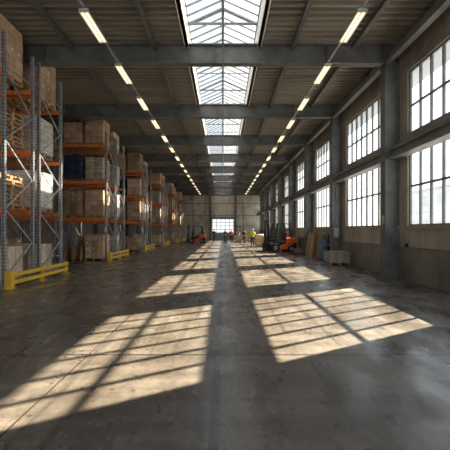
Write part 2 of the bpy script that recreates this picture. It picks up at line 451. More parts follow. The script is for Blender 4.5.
# other walls
b = MB(); b.box(XL - .3, XL, Y0, Y1, 0, 8.3, 'wallup'); tag(b.build('wall_left'), 'dark side wall behind the pallet racks', 'wall', None, 'structure')
b = MB(); b.box(XL - .3, -10, Y0 - .3, Y0, 0, 8.4, 'wallfar'); b.box(4.5, XR + .3, Y0 - .3, Y0, 0, 8.4, 'wallfar')
b.box(-10, 4.5, Y0 - .3, Y0, 0, 1.0, 'wallfar'); b.box(-10, 4.5, Y0 - .3, Y0, 6.8, 8.4, 'wallfar')  # large opening added in this unseen wall, lets sky light onto camera-facing surfaces
for i in range(15): b.box(-10 + i, -9.95 + i, Y0 - .2, Y0 - .1, 1.0, 6.8, 'winframe')
for z in (2.9, 4.8): b.box(-10, 4.5, Y0 - .2, Y0 - .1, z, z + .06, 'winframe')
tag(b.build('wall_back'), 'unseen end wall behind the camera with window opening added for fill light', 'wall', None, 'structure')
b = MB(); DX0, DX1, DH = -1.78, 1.8, 3.5
b.box(XL - .3, DX0, Y1, Y1 + .3, 0, 8.4, 'wallfar'); b.box(DX1, XR + .3, Y1, Y1 + .3, 0, 8.4, 'wallfar')
b.box(DX0, DX1, Y1, Y1 + .3, DH, 8.4, 'wallfar')
for z in (2.3, 4.05, 6.0): b.box(XL, XR, Y1 - .05, Y1, z - .05, z + .05, 'beam') if z != 2.3 else b.box(DX1 + .4, XR, Y1 - .05, Y1, z - .04, z + .04, 'steel')
for x in (-4.9, -2.9, 3.3): b.box(x - .05, x + .05, Y1 - .06, Y1, 0, 8, 'beam')
b.box(DX0 - .2, DX1 + .2, Y1 - .12, Y1, DH, DH + .22, 'steel')
b.box(XL, XR, Y1 - .2, Y1, 7.3, 8.05, 'steel')
tag(b.build('wall_front'), 'pale panelled end wall around the big roller door', 'wall', None, 'structure')
for x, s in ((-2.05, 'left of'), (2.05, 'right of')):
    b = MB(); b.box(x - .17, x + .17, Y1 - .35, Y1, 0, 8, 'steel')
    tag(b.build('wall_column'), 'dark steel column %s the far roller door' % s, 'column', None, 'structure')
dr = thing('door_1', 'large sectional door with glazed upper panels in the far end wall', 'door', (0, Y1 + .1, 0), 0, None, 'structure')
b = MB(); b.box(DX0, DX1, 0, .06, 0, 1.18, 'grey'); b.box(DX0, DX1, -.02, 0, .56, .6, 'winframe'); b.build('door_panel', dr)
b = MB()
for i in range(6): x = DX0 + (DX1 - DX0 - .07) * i / 5; b.box(x, x + .07, 0, .06, 1.18, DH, 'winframe')
for i in range(5): z = 1.18 + (DH - 1.25) * i / 4; b.box(DX0, DX1, 0, .06, z, z + .07, 'winframe')
b.build('door_frame', dr)
b = MB(); b.box(DX0, DX1, .025, .035, 1.18, DH, 'doorglass'); b.build('door_glass', dr)

# ------------------------------------------------------------------ lamps
def lamp_meshes():
    h = MB(); h.prism([(-.12, .0), (-.09, .09), (.09, .09), (.12, .0), (.11, -.002), (.08, .06), (-.08, .06), (-.11, -.002)], 'y', -.74, .74, 'white_part')
    for s in (-1, 1): h.box(-.12, .12, s * .74 - .01, s * .74 + .01, -.01, .09, 'white_part')
    t = MB(); t.tube((0, -.7, .02), (0, .7, .02), .026, 'tube', 10)
    k = MB(); k.tube((0, 0, .09), (0, 0, .36), .01, 'grey', 6)
    return h.mesh('housing'), t.mesh('tube'), k.mesh('hanger')
hm, tm, km = lamp_meshes()
for side, x, nm in (('rack', -3.5, 'rack-side'), ('window', 3.5, 'window-side')):
    b = MB(); b.box(-.03, .03, Y0 + 1, Y1 - 2, .09, .14, 'grey')
    tag(b.build('lighting_track', None, (x, 0, 7.12)), 'long thin track carrying the %s row of ceiling lights' % nm, 'track')
    for i in range(-1, 16):
        y = 9.85 + 3 * i
        lb = '%s tube light from the camera along the %s track' % (ORD[i] if i >= 0 else 'overhead', nm)
        o = thing('ceiling_light', lb, 'light', (x, y, 7.12), 0, '%s row of tube lights' % nm)
        link('housing', hm, o); link('hanger', km, o, (0, .5, .05))
        for s in (-1, 1): link('tube', tm, o, (s * .055, 0, 0))

# ------------------------------------------------------------------ pallets, cartons, loads
def pallet_mb(mat='wood', w=1.0, d_=1.2):
    b = MB()
    for i in range(7):
        y = -d_ / 2 + .05 + (d_ - .1) * i / 6; b.box(-w / 2, w / 2, y - .048, y + .048, .122, .144, mat)
    for x in (-w / 2 + .05, 0, w / 2 - .05):
        b.box(x - .045, x + .045, -d_ / 2, d_ / 2, .1, .122, mat)
        b.box(x - .045, x + .045, -d_ / 2, d_ / 2, 0, .02, mat)
        for y in (-d_ / 2 + .07, 0, d_ / 2 - .07): b.box(x - .045, x + .045, y - .07, y + .07, .02, .1, mat)
    return b
PAL = pallet_mb().mesh('wooden_pallet'); PALOLD = pallet_mb('oldwood').mesh('weathered_pallet')
def carton_mesh(w, d_, h, mat, lab=True):
    b = MB(); b.box(-w / 2, w / 2, -d_ / 2, d_ / 2, 0, h, mat)
    b.box(-.025, .025, -d_ / 2 - .002, d_ / 2 + .002, h - .06, h + .002, 'tape')
    if lab:
        b.box(-w * .3, -w * .02, -d_ / 2 - .003, -d_ / 2, h * .52, h * .74, 'paper')
        b.box(w / 2, w / 2 + .003, -d_ * .1, d_ * .16, h * .52, h * .74, 'paper')
    return b.mesh('carton')
CACHE = {}
def cm(*a):
    if a not in CACHE: CACHE[a] = carton_mesh(*a)
    return CACHE[a]
def sack_mesh(w, d_, h, mat):
    bm = bmesh.new(); bmesh.ops.create_cube(bm, size=1)
    bmesh.ops.subdivide_edges(bm, edges=bm.edges, cuts=3, use_grid_fill=True)
    for v in bm.verts:
        x, y, z = v.co * 2
        k = (abs(x) ** 4 + abs(y) ** 4) / 2
        v.co = Vector((x * w / 2 * (1 - .06 * z * z), y * d_ / 2 * (1 - .06 * z * z), (z * (1 - .45 * k) + 1) * h / 2 + R.uniform(-.01, .01)))
    me = bpy.data.meshes.new('sack'); bm.to_mesh(me); bm.free(); me.materials.append(M[mat])
    for p in me.polygons: p.use_smooth = True
    return me
def wrap_mesh(w, d_, h, mat):
    bm = bmesh.new(); bmesh.ops.create_cube(bm, size=1)
    bmesh.ops.subdivide_edges(bm, edges=bm.edges, cuts=5, use_grid_fill=True)
    for v in bm.verts:
        c = v.co.copy(); v.co = Vector((c.x * w * R.uniform(.985, 1.012), c.y * d_ * R.uniform(.985, 1.012), (c.z + .5) * h))
    me = bpy.data.meshes.new('stretch_wrap'); bm.to_mesh(me); bm.free(); me.materials.append(M[mat]); return me

def load(kind, loc, h, label, nx=3, ny=3, nl=None, pal=None):
    """a pallet carrying goods that are wrapped or strapped into one load"""
    W, D = .98, 1.18
    o = thing('pallet_load', label, 'pallet load', loc, R.uniform(-.015, .015), 'pallet loads on the racks')
    link('pallet', pal or PAL, o)
    if kind in ('carton', 'wrapped', 'dark', 'pale', 'white'):
        mat = {'carton': 'carton', 'wrapped': 'carton', 'dark': 'carton_dark', 'pale': 'carton_pale', 'white': 'carton_white'}[kind]
        nl = nl or max(1, round(h / .29)); ch = h / nl; cw, cd = W / nx, D / ny
        me0 = cm(round(cw - .02, 3), round(cd - .02, 3), round(ch - .006, 3), mat, False); me1 = cm(round(cw - .02, 3), round(cd - .02, 3), round(ch - .006, 3), mat, True)
        for l in range(nl):
            for i in range(nx):
                for j in range(ny):
                    if 0 < i < nx - 1 and 0 < j < ny - 1 and l < nl - 1: continue      # nothing shows inside the stack
                    link('carton', me1 if kind != 'white' and R.random() < .3 else me0, o, (-W / 2 + cw * (i + .5) + R.uniform(-.008, .008), -D / 2 + cd * (j + .5) + R.uniform(-.008, .008), .146 + l * ch), (0, 0, R.uniform(-.012, .012)))
        if kind in ('wrapped', 'white', 'pale'):
            link('stretch_wrap', wrap_mesh(W + .045, D + .045, h + .0, 'milky' if kind == 'white' else 'wrap'), o, (0, 0, .155))
    else:
        mat = 'sack_blue' if kind == 'blue' else 'sack_tan'
        nl = nl or max(2, round(h / .16)); ch = h / nl
        key = ('s', kind, round(ch, 2))
        if key not in CACHE: CACHE[key] = sack_mesh(W / 2, D / 3 + .02, ch * 1.25, mat)
        for l in range(nl):
            for i in range(2):
                for j in range(3):
                    link('sack', CACHE[key], o, (-W / 4 + i * W / 2 + R.uniform(-.02, .02), -D / 3 + j * D / 3, .146 + l * ch), (0, 0, R.uniform(-.06, .06)))
    return o
def pallet_stack(loc, n, where):
    for k in range(n):
        o = link('wooden_pallet', PAL, None, (loc[0] + R.uniform(-.03, .03), loc[1] + R.uniform(-.03, .03), loc[2] + k * .1455), (0, 0, R.uniform(-.02, .02)))
        pos = 'bottom' if k == 0 else 'topmost' if k == n - 1 else ORD[k] + ' from bottom'
        tag(o, 'bare wooden pallet, %s of the stack %s' % (pos, where), 'pallet', 'empty pallets ' + where)

# ------------------------------------------------------------------ racks
LV = [2.3, 4.25, 6.2]; XF = -6.22; BW = 2.7
def rack(y0, dep, nb, ht, label):
    o = thing('pallet_rack', label, 'pallet rack', (XF, y0, 0), 0, 'pallet racks')
    key = ('post', ht)
    if key not in CACHE:
        b = MB(); b.box(-.05, .05, -.045, .045, .01, ht, 'post'); CACHE[key] = b.mesh('post')
        b = MB(); b.box(-.065, .065, -.08, .08, 0, .012, 'galv'); CACHE['foot'] = b.mesh('foot_plate')
    kb = ('brace', round(dep, 2), ht)
    if kb not in CACHE:
        b = MB(); z = .25; s = 0
        b.bar((0, .04, .2), (0, dep - .04, .2), .03, .035, 'galv')
        while z + 1.0 < ht - .1:
            ya, yb = (.04, dep - .04) if s == 0 else (dep - .04, .04)
            b.bar((0, ya, z), (0, yb, z + 1.0), .03, .04, 'galv'); z += 1.0; s ^= 1
        b.bar((0, .04, z + .1), (0, dep - .04, z + .1), .03, .035, 'galv'); CACHE[kb] = b.mesh('bracing')
    if 'beam' not in CACHE:
        b = MB(); b.box(-BW + .05, -.05, -.025, .025, -.13, 0, 'orange')
        for x in (-BW + .05, -.05 - .0): b.box(x - .008, x + .008, -.05, .05, -.17, .05, 'orange')
        CACHE['beam'] = b.mesh('load_beam')
    for i in range(nb + 1):
        f = bpy.data.objects.new('upright_frame', CACHE[kb]); COL.objects.link(f); f.parent = o; f.location = (-BW * i, 0, 0)
        for y in (0, dep):
            p = link('post', CACHE[key], f, (0, y, 0)); link('foot_plate', CACHE['foot'], f, (0, y, 0))
    for i in range(nb):
        for z in LV:
            for y in (0, dep): link('load_beam', CACHE['beam'], o, (-BW * i, y, z))
    return o
ROWN = ['nearest', 'second', 'third', 'fourth', 'fifth', 'sixth']
ROWY = [10.3, 19.3, 27.9, 36.9, 46.0, 54.3]
LN = ['on the floor', 'lowest shelf', 'middle shelf', 'top shelf']
SX = [-6.92, -8.05]
DESC = {'carton': 'brown cartons', 'wrapped': 'film-wrapped brown cartons', 'dark': 'dark brown cartons', 'pale': 'pale wrapped cartons', 'white': 'white wrapped goods', 'blue': 'dark blue sacks', 'tan': 'tan sacks'}
plan = {
 (0, 0): {(0, 0): ('pale', 1.0), (0, 1): ('S', 7), (0, 2): ('S', 7), (0, 3): ('wrapped', 1.58), (1, 0): ('carton', 1.2), (1, 3): ('carton', 1.4), (1, 1): ('carton', 1.2), (1, 2): ('dark', 1.2)},
 (0, 1): {(0, 0): ('pale', 1.0), (0, 1): ('white', 1.25), (0, 2): ('white', 1.2), (0, 3): ('wrapped', 1.5), (1, 0): ('dark', 1.2), (1, 3): ('carton', 1.2), (1, 1): ('dark', 1.1)},
 (1, 0): {(0, 0): ('carton', 1.25), (0, 1): ('wrapped', 1.35), (0, 2): ('tan', 1.15), (0, 3): ('carton', 1.3), (1, 0): ('S', 5), (1, 1): ('dark', 1.3), (1, 2): ('blue', 1.25), (1, 3): ('wrapped', 1.1)},
 (1, 1): {(0, 0): ('pale', 1.2), (0, 1): ('white', 1.35), (0, 2): ('white', 1.1), (0, 3): ('pale', 1.1), (1, 1): ('dark', 1.2), (1, 0): ('dark', 1.2), (1, 3): ('tan', 1.0)},
 (2, 0): {(0, 0): ('carton', .9), (0, 1): ('wrapped', 1.45), (0, 2): ('pale', 1.2), (0, 3): ('dark', 1.3), (1, 1): ('carton', 1.2), (1, 2): ('blue', 1.0), (1, 3): ('carton', 1.2), (1, 0): ('carton', 1.0)},
 (2, 1): {(0, 0): ('pale', 1.2), (0, 1): ('white', 1.3), (0, 2): ('tan', 1.2), (0, 3): ('pale', 1.2)},
 (3, 0): {(0, 0): ('pale', 1.0), (0, 1): ('wrapped', 1.4), (0, 2): ('tan', 1.2), (0, 3): ('carton', 1.3), (1, 1): ('dark', 1.2), (1, 2): ('carton', 1.2), (1, 3): ('wrapped', 1.2)},
 (3, 1): {(0, 0): ('carton', 1.2), (0, 1): ('pale', 1.3), (0, 2): ('white', 1.2), (0, 3): ('carton', 1.2)},
 (4, 0): {(0, 0): ('carton', 1.2), (0, 1): ('dark', 1.4), (0, 2): ('wrapped', 1.3), (0, 3): ('pale', 1.3)},
 (4, 1): {(0, 0): ('dark', 1.2), (0, 1): ('carton', 1.3), (0, 2): ('pale', 1.2), (0, 3): ('wrapped', 1.2)},
 (5, 0): {(0, 0): ('wrapped', 1.2), (0, 1): ('carton', 1.3), (0, 2): ('pale', 1.2), (0, 3): ('carton', 1.3)},
 (5, 1): {(0, 1): ('carton', 1.3), (0, 3): ('carton', 1.2)},
}
for r, y in enumerate(ROWY):
    for k, (yy, dep) in enumerate(((y, 1.55), (y + (1.95 if r == 0 else 1.8), 1.65))):
        ht = 7.3 if r == 0 else 6.9
        fr = 'camera-side' if k == 0 else 'far-side'
        rk = rack(yy, dep, 2 if r < 3 else 1, ht, 'steel pallet rack with orange beams, %s half of %s rack row' % (fr, ROWN[r]))
        if k == 0 and r > 0:
            b = MB(); b.box(-.06, .06, -.052, -.046, 1.55, 1.8, 'paper'); b.build('label_plate', rk)
        for (s, l), (kind, a) in plan[(r, k)].items():
            zl = 0 if l == 0 else LV[l - 1] + .001
            # each load sits centred between the front and back beams
            loc = (SX[s], yy + dep / 2, zl)
            if r == 0 and k == 1 and l == 3: loc = (SX[s], yy + dep / 2 + .32, zl)
            if l == 3 and any(abs(loc[1] - f) < .76 for f in BAYS): a = min(a, .98)     # clear of the roof beam
            end = 'at aisle end' if s == 0 else 'deeper in'
            if kind == 'S':
                pallet_stack(loc, a, '%s %s of %s rack row, %s' % ('on floor' if l == 0 else 'on the ' + LN[l], end, ROWN[r], fr)
                             if False else '%s in %s rack row' % ('on floor' if l == 0 else 'on ' + LN[l], ROWN[r]))
            else:
                nx, ny = (3, 3) if r < 3 else (2, 2)
                lay = None if r < 3 else 3
                load(kind, loc, a, '%s, %s %s, %s half of %s rack row' % (DESC[kind], LN[l], end, fr, ROWN[r]), nx, ny, lay)
    # yellow end guard
    g = thing('rack_end_guard', 'yellow two-rail guard on the floor at the end of %s rack row' % ROWN[r], 'guard rail', (-5.98, y - .12, 0), 0, 'yellow rack end guards')
    Lg = 3.6
    b = MB(); b.box(-.09, .09, -.1, .1, .012, .5, 'yellow'); pm = b.mesh('post')
    b = MB(); b.box(-.045, .045, -.06, .06, .012, .47, 'yellow'); pm2 = b.mesh('post')
    link('post', pm, g, bevel=.01); link('post', pm2, g, (0, Lg / 2, 0)); link('post', pm2, g, (0, Lg, 0))
    b = MB(); b.box(-.13, .13, -.14, .14, 0, .012, 'yellow'); fp = b.mesh('foot_plate')
    for q in (0, Lg / 2, Lg): link('foot_plate', fp, g, (0, q, 0))
    b = MB(); b.box(.03, .085, -.05, Lg + .08, -.055, .055, 'yellow'); rm = b.mesh('rail')
    for z in (.17, .38): link('rail', rm, g, (0, 0, z), bevel=.01)

# ------------------------------------------------------------------ forklifts (local +x is forward)
def forklift(loc, rz, body, label, mast_h, cab):
    o = thing('forklift', label, 'forklift', loc, rz)
    b = MB()
    prof = [(-1.15, .28), (-1.2, .55), (-1.18, .95), (-1.0, 1.08), (-.55, 1.04), (-.42, .7), (.1, .5), (.2, .42), (.2, .22), (-.5, .2)]
    b.prism(prof, 'y', -.5, .5, body); b.build('body', o, bevel=.05)
    b = MB(); b.prism([(-.42, .72), (.1, .52), (.2, .44), (.2, .24), (.66, .24), (.7, .6), (.42, .8), (-.4, .84)], 'y', -.47, .47, 'dark'); b.build('chassis', o, bevel=.03)
    b = MB(); b.prism([(-1.19, .2), (-1.24, .5), (-1.21, .72), (-.9, .72), (-.85, .2)], 'y', -.53, .53, 'dark'); b.build('counterweight_base', o, bevel=.03)
    def wheel(x, y, r, w):
        m = MB(); m.tube((0, -w / 2, 0), (0, w / 2, 0), r, 'rubber', 28)
        wh = m.build('wheel', o, (x, y, r), bevel=.02)
        h = MB(); h.tube((0, -w / 2 - .012, 0), (0, w / 2 + .012, 0), r * .5, 'galv', 16); h.build('rim', wh)
    for s in (-1, 1): wheel(.5, s * .48, .34, .24); wheel(-.78, s * .46, .27, .2)
    for s in (-1, 1):
        b = MB(); b.box(-.04, .04, -.04, .04, .08, mast_h, 'dark'); b.build('mast_rail', o, (.92, s * .33, 0))
        b = MB(); b.box(-.03, .03, -.025, .025, .1, mast_h * .9, 'dark'); b.build('inner_rail', o, (.99, s * .24, 0))
        b = MB(); b.tube((0, 0, .2), (0, 0, mast_h * .8), .035, 'galv', 10); b.build('lift_cylinder', o, (.86, s * .22, 0))
    b = MB()
    for z in (.2, mast_h * .5, mast_h - .06): b.box(.88, .96, -.33, .33, z, z + .07, 'dark')
    b.build('mast_crossbars', o)
    b = MB()
    for z in (.22, .58): b.box(1.02, 1.07, -.48, .48, z, z + .1, 'dark')
    for i in range(5): y = -.42 + i * .21; b.box(1.02, 1.05, y - .015, y + .015, .6, 1.2, 'dark')
    b.box(1.02, 1.05, -.44, .44, 1.18, 1.22, 'dark'); b.build('carriage', o)
    for s in (-1, 1):
        b = MB(); b.prism([(1.07, .06), (1.07, .65), (1.12, .65), (1.12, .11), (2.0, .08), (2.05, .06)], 'y', s * .28 - .06, s * .28 + .06, 'dark'); b.build('fork', o)
    # overhead guard
    for s in (-1, 1):
        b = MB(); b.bar((.48, s * .45, .6), (.28, s * .43, 2.08), .09, .09, 'dark'); b.build('guard_post', o)
        b = MB(); b.bar((-.85, s * .45, 1.02), (-.72, s * .43, 2.08), .09, .09, 'dark'); b.build('guard_post', o)
    b = MB()
    for s in (-1, 1): b.bar((.3, s * .43, 2.1), (-.76, s * .43, 2.1), .06, .06, 'dark')
    for i in range(7): x = .3 - i * 1.06 / 6; b.bar((x, -.43, 2.1), (x, .43, 2.1), .035, .04, 'dark')
    b.build('overhead_guard', o)
    if cab:
        b = MB(); b.poly([(.47, -.4, .95), (.47, .4, .95), (.3, .4, 2.04), (.3, -.4, 2.04)], 'cabglass')
        for s in (-1, 1): b.poly([(.42, s * .44, 1.0), (-.8, s * .44, 1.1), (-.72, s * .43, 2.04), (.28, s * .43, 2.04)], 'cabglass')
        b.build('cab_glass', o)
    b = MB(); b.box(-.5, 0, -.25, .25, .84, .98, 'seat'); b.prism([(-.55, .9), (-.42, .9), (-.5, 1.5), (-.62, 1.48)], 'y', -.23, .23, 'seat'); b.build('seat', o, bevel=.03)
    b = MB(); b.bar((.42, 0, .6), (.25, 0, 1.12), .06, .06, 'dark')
    n_ = 16; c0 = Vector((.24, 0, 1.14)); ax = Vector((.35, 0, -1)).normalized(); e1 = Vector((0, 1, 0)); e2 = ax.cross(e1)
    ring = [c0 + e1 * .17 * math.cos(2 * PI * i / n_) + e2 * .17 * math.sin(2 * PI * i / n_) for i in range(n_)]
    for i in range(n_): b.bar(ring[i], ring[(i + 1) % n_], .025, .025, 'dark')
    b.bar(ring[0], ring[8], .02, .02, 'dark'); b.build('steering_wheel', o)
    b = MB(); b.prism([(.3, .6), (.5, .62), (.52, 1.0), (.38, 1.02)], 'y', -.4, .4, 'dark'); b.build('dashboard', o)
    return o
forklift((4.1, 26.9, 0), PI + .3, 'fork_orange', 'orange forklift with black mast parked by the window wall', 2.35, False)
forklift((-3.35, 45.2, 0), PI - .1, 'fork_red', 'red-orange forklift with glazed cab near the far racks', 2.3, True)

# ------------------------------------------------------------------ people
def skinned(name, chains, mats, parent=None, extra=None, sub=1):
    """chains: lists of (key, xyz, radius); vertices with the same key are shared"""
    idx = {}; vs = []; rs = []; es = []
    for ch in chains:
        prev = None
        for k, p, r in ch:
            if k not in idx: idx[k] = len(vs); vs.append(p); rs.append(r)
            if prev is not None: es.append((prev, idx[k]))
            prev = idx[k]
    me = bpy.data.meshes.new(name); me.from_pydata(vs, es, [])
    o = bpy.data.objects.new(name, me); COL.objects.link(o)
    o.modifiers.new('skin', 'SKIN')
    for i, sv in enumerate(me.skin_vertices[0].data):
        r = rs[i]; sv.radius = r if isinstance(r, tuple) else (r, r); sv.use_root = (i == 0)
    sd = o.modifiers.new('sub', 'SUBSURF'); sd.levels = sub; sd.render_levels = sub
    dg = bpy.context.evaluated_depsgraph_get()
    me2 = bpy.data.meshes.new_from_object(o.evaluated_get(dg)); me2.name = name
    bpy.data.objects.remove(o)
    if extra is not None:
        bm = bmesh.new(); bm.from_mesh(me2); extra(bm); bm.to_mesh(me2); bm.free()
    me2.materials.clear()
    for m_ in mats: me2.materials.append(M[m_])
    for p in me2.polygons: p.use_smooth = True
    return link(name, me2, parent)
def person(loc, rz, label, top, trousers, arms, legs, hat=None, vest=None, H=1.76):
    """faces local +y. arms/legs: elbow, hand / knee, foot positions for left (-x) and right (+x)"""
    k = H / 1.76
    def S(p): return tuple(c * k for c in p)
    root = thing('person', label, 'person', loc, rz)
    pelvis = (0, 0, .95); chest = (0, .01, 1.32); neck = (0, .0, 1.5); head0 = (0, .015, 1.58)
    body = [[('p', S(pelvis), .13 * k), ('w', S((0, 0, 1.1)), .125 * k), ('c', S(chest), .15 * k), ('n', S(neck), .055 * k), ('h', S(head0), .06 * k)]]
    shirt = [[('p', S((0, 0, .92)), .155 * k), ('w', S((0, 0, 1.1)), .15 * k), ('c', S(chest), .175 * k), ('n', S((0, 0, 1.45)), .08 * k)]]
    pants = [[('p', S((0, 0, .97)), .15 * k)]]
    for s, (el, ha), (kn, ft) in zip((-1, 1), arms, legs):
        sh = (s * .19, 0, 1.41); hip = (s * .09, 0, .88)
        t = str(s)
        dirn = (Vector(ha) - Vector(el)).normalized(); side = dirn.cross(Vector((s * 1.0, .2, 0))).normalized() if abs(dirn.x) < .9 else Vector((0, 0, 1))
        palm = Vector(ha) + dirn * .05
        body.append([('c', S(chest), 0), ('s' + t, S(sh), .06 * k), ('e' + t, S(el), .042 * k), ('k' + t, S(ha), .03 * k), ('pm' + t, S(palm), .032 * k)])
        for q, ln in zip(range(5), (.055, .08, .09, .085, .07)):
            off = side * ((q - 2) * .017) if q else side * -.045
            tip = palm + dirn * ln + off * 1.4 + Vector((0, 0, -.012))
            mid = palm + dirn * ln * .5 + off
            body.append([('pm' + t, S(palm), 0), ('f%s%d' % (t, q), S(mid), .0095 * k), ('g%s%d' % (t, q), S(tip), .008 * k)])
        body.append([('p', S(pelvis), 0), ('hp' + t, S(hip), .085 * k), ('kn' + t, S(kn), .055 * k), ('an' + t, S(ft), .038 * k), ('to' + t, S((ft[0], ft[1] + .13, .035)), .034 * k)])
        shirt.append([('c', S(chest), 0), ('s' + t, S(sh), .078 * k), ('e' + t, S(el), .056 * k), ('k' + t, S(tuple(Vector(ha) * .9 + Vector(el) * .1)), .042 * k)])
        pants.append([('p', S((0, 0, .97)), 0), ('hp' + t, S(hip), .1 * k), ('kn' + t, S(kn), .075 * k), ('an' + t, S((ft[0], ft[1], .1)), .062 * k)])
    def head(bm):
        m_ = Matrix.Translation(S((0, .02, 1.655))) @ Matrix.Diagonal((.078 * k, .096 * k, .118 * k, 1))
        bmesh.ops.create_uvsphere(bm, u_segments=16, v_segments=12, radius=1, matrix=m_)
        for c, sc in (((0, .12, 1.64), (.014, .022, .024)), ((-.08, .02, 1.65), (.012, .02, .032)), ((.08, .02, 1.65), (.012, .02, .032)),
                      ((0, .108, 1.6), (.026, .008, .008)), ((0, .06, 1.565), (.04, .045, .03)), ((-.03, .107, 1.665), (.013, .01, .008)), ((.03, .107, 1.665), (.013, .01, .008))):
            bmesh.ops.create_uvsphere(bm, u_segments=8, v_segments=6, radius=1, matrix=Matrix.Translation(S(c)) @ Matrix.Diagonal((sc[0] * k, sc[1] * k, sc[2] * k, 1)))
    skinned('body', body, ['skin'], root, head)
    skinned('shirt', shirt, [top], root)
    skinned('trousers', pants, [trousers], root)
    for s, (kn, ft) in zip((-1, 1), legs):
        b = MB(); b.box(-.05, .05, -.09, .19, 0, .085, 'blackcloth'); b.box(-.048, .048, -.08, .05, .085, .14, 'blackcloth')
        b.build('shoe', root, S((ft[0], ft[1], 0)), bevel=.02)
    bm = bmesh.new()
    bmesh.ops.create_uvsphere(bm, u_segments=16, v_segments=10, radius=1, matrix=Matrix.Translation(S((0, .005, 1.69))) @ Matrix.Diagonal((.088 * k, .105 * k, .1 * k, 1)))
    bmesh.ops.delete(bm, geom=[v for v in bm.verts if v.co.z < 1.64 * k or (v.co.y > .06 * k and v.co.z < 1.72 * k)], context='VERTS')
    me = bpy.data.meshes.new('hair'); bm.to_mesh(me); bm.free(); me.materials.append(M['hair']); link('hair', me, root)
    if hat:
        bm = bmesh.new()
        bmesh.ops.create_uvsphere(bm, u_segments=20, v_segments=12, radius=1, matrix=Matrix.Translation(S((0, .01, 1.7))) @ Matrix.Diagonal((.115 * k, .138 * k, .12 * k, 1)))
        bmesh.ops.delete(bm, geom=[v for v in bm.verts if v.co.z < 1.7 * k], context='VERTS')
        bmesh.ops.create_cone(bm, cap_ends=True, segments=20, radius1=.15 * k, radius2=.14 * k, depth=.015, matrix=Matrix.Translation(S((0, .03, 1.705))))
        me = bpy.data.meshes.new('hard_hat'); bm.to_mesh(me); bm.free(); me.materials.append(M[hat]); link('hard_hat', me, root)
    if vest:
        skinned('safety_vest', [[('p', S((0, 0, .93)), .17 * k), ('w', S((0, 0, 1.1)), .165 * k), ('c', S(chest), .19 * k), ('n', S((0, 0, 1.44)), .11 * k)],
                                [('c', S(chest), 0), ('a', S((-.17, 0, 1.41)), .09 * k)], [('c', S(chest), 0), ('b', S((.17, 0, 1.41)), .09 * k)]], [vest], root)
    return root
STAND = [((-.1, .03, .5), (-.12, 0, .07)), ((.1, .03, .5), (.12, 0, .07))]
WALK = [((-.1, .12, .52), (-.1, .22, .07)), ((.1, .02, .5), (.1, -.18, .09))]
DOWN = [((-.26, -.02, 1.13), (-.27, .1, .88)), ((.26, -.02, 1.13), (.27, .1, .88))]
REACH = [((-.27, .1, 1.17), (-.2, .38, 1.12)), ((.27, .1, 1.17), (.2, .38, 1.12))]
WIDE = [((-.3, .08, 1.18), (-.34, .33, 1.13)), ((.33, .05, 1.2), (.47, .25, 1.15))]
person((2.95, 36.2, 0), PI * .95, 'worker in yellow vest, pale hard hat and navy trousers by crates', 'hivis', 'navy', WIDE, WALK, 'helmet', 'hivis')
person((1.12, 48.5, 0), PI + .1, 'person in orange top and dark trousers standing near the far door', 'hiorange', 'blackcloth', DOWN, STAND)
person((.3, 51.0, 0), PI * .9, 'person in teal clothes standing right in front of far door', 'teal', 'teal', REACH, STAND)
person((-1.38, 55.6, 0), -.3, 'person in black clothes walking at left edge of far door', 'blackcloth', 'blackcloth', DOWN, WALK)
person((-2.42, 47.4, 0), PI * .8, 'person in tan jacket standing behind the red-orange forklift', 'tancloth', 'greycloth', REACH, STAND)
person((2.05, 49.75, 0), PI, 'person in light blue shirt behind the carton load', 'lightblue', 'navy', REACH, STAND)
person((2.8, 48.3, 0), PI * 1.1, 'person in dark jacket beside the taller carton load', 'blackcloth', 'blackcloth', DOWN, STAND)

# ------------------------------------------------------------------ goods standing in the aisle's far right
def floor_load(x, y, w, d_, h, mat, label, rz=0):
    o = thing('pallet_load', label, 'pallet load', (x, y, 0), rz, 'pallet loads on the aisle floor')
    link('pallet', PALOLD, o).scale = (w, d_ / 1.2, 1)
    nl = 3; cw, cd, ch = w / 2, d_ / 2, (h - .15) / nl
    me = cm(round(cw - .01, 3), round(cd - .01, 3), round(ch - .005, 3), mat, True)
    for l in range(nl):
        for i in range(2):
            for j in range(2): link('carton', me, o, (-w / 2 + cw * (i + .5), -d_ / 2 + cd * (j + .5), .147 + l * ch), (0, 0, R.uniform(-.02, .02)))
    return o
floor_load(2.0, 48.6, .9, .95, .95, 'carton', 'brown carton load between the orange and dark clad persons')
floor_load(3.5, 49.8, .95, 1.1, 1.4, 'carton_dark', 'taller dark carton load behind the worker in yellow vest')
fl = floor_load(3.85, 37.6, .95, 1.1, 1.0, 'carton', 'brown carton load right of the worker in yellow vest')
o = thing('goods_bag', 'clear plastic bag lying on the carton load by the worker', 'bag', (3.85, 37.6, 1.0))
CACHE['bag'] = sack_mesh(.7, .6, .22, 'carton_white'); link('bag_body', CACHE['bag'], o)
b = MB(); b.tube((0, 0, .18), (.03, 0, .28), .03, 'carton_white', 8, .05); b.build('bag_neck', o)
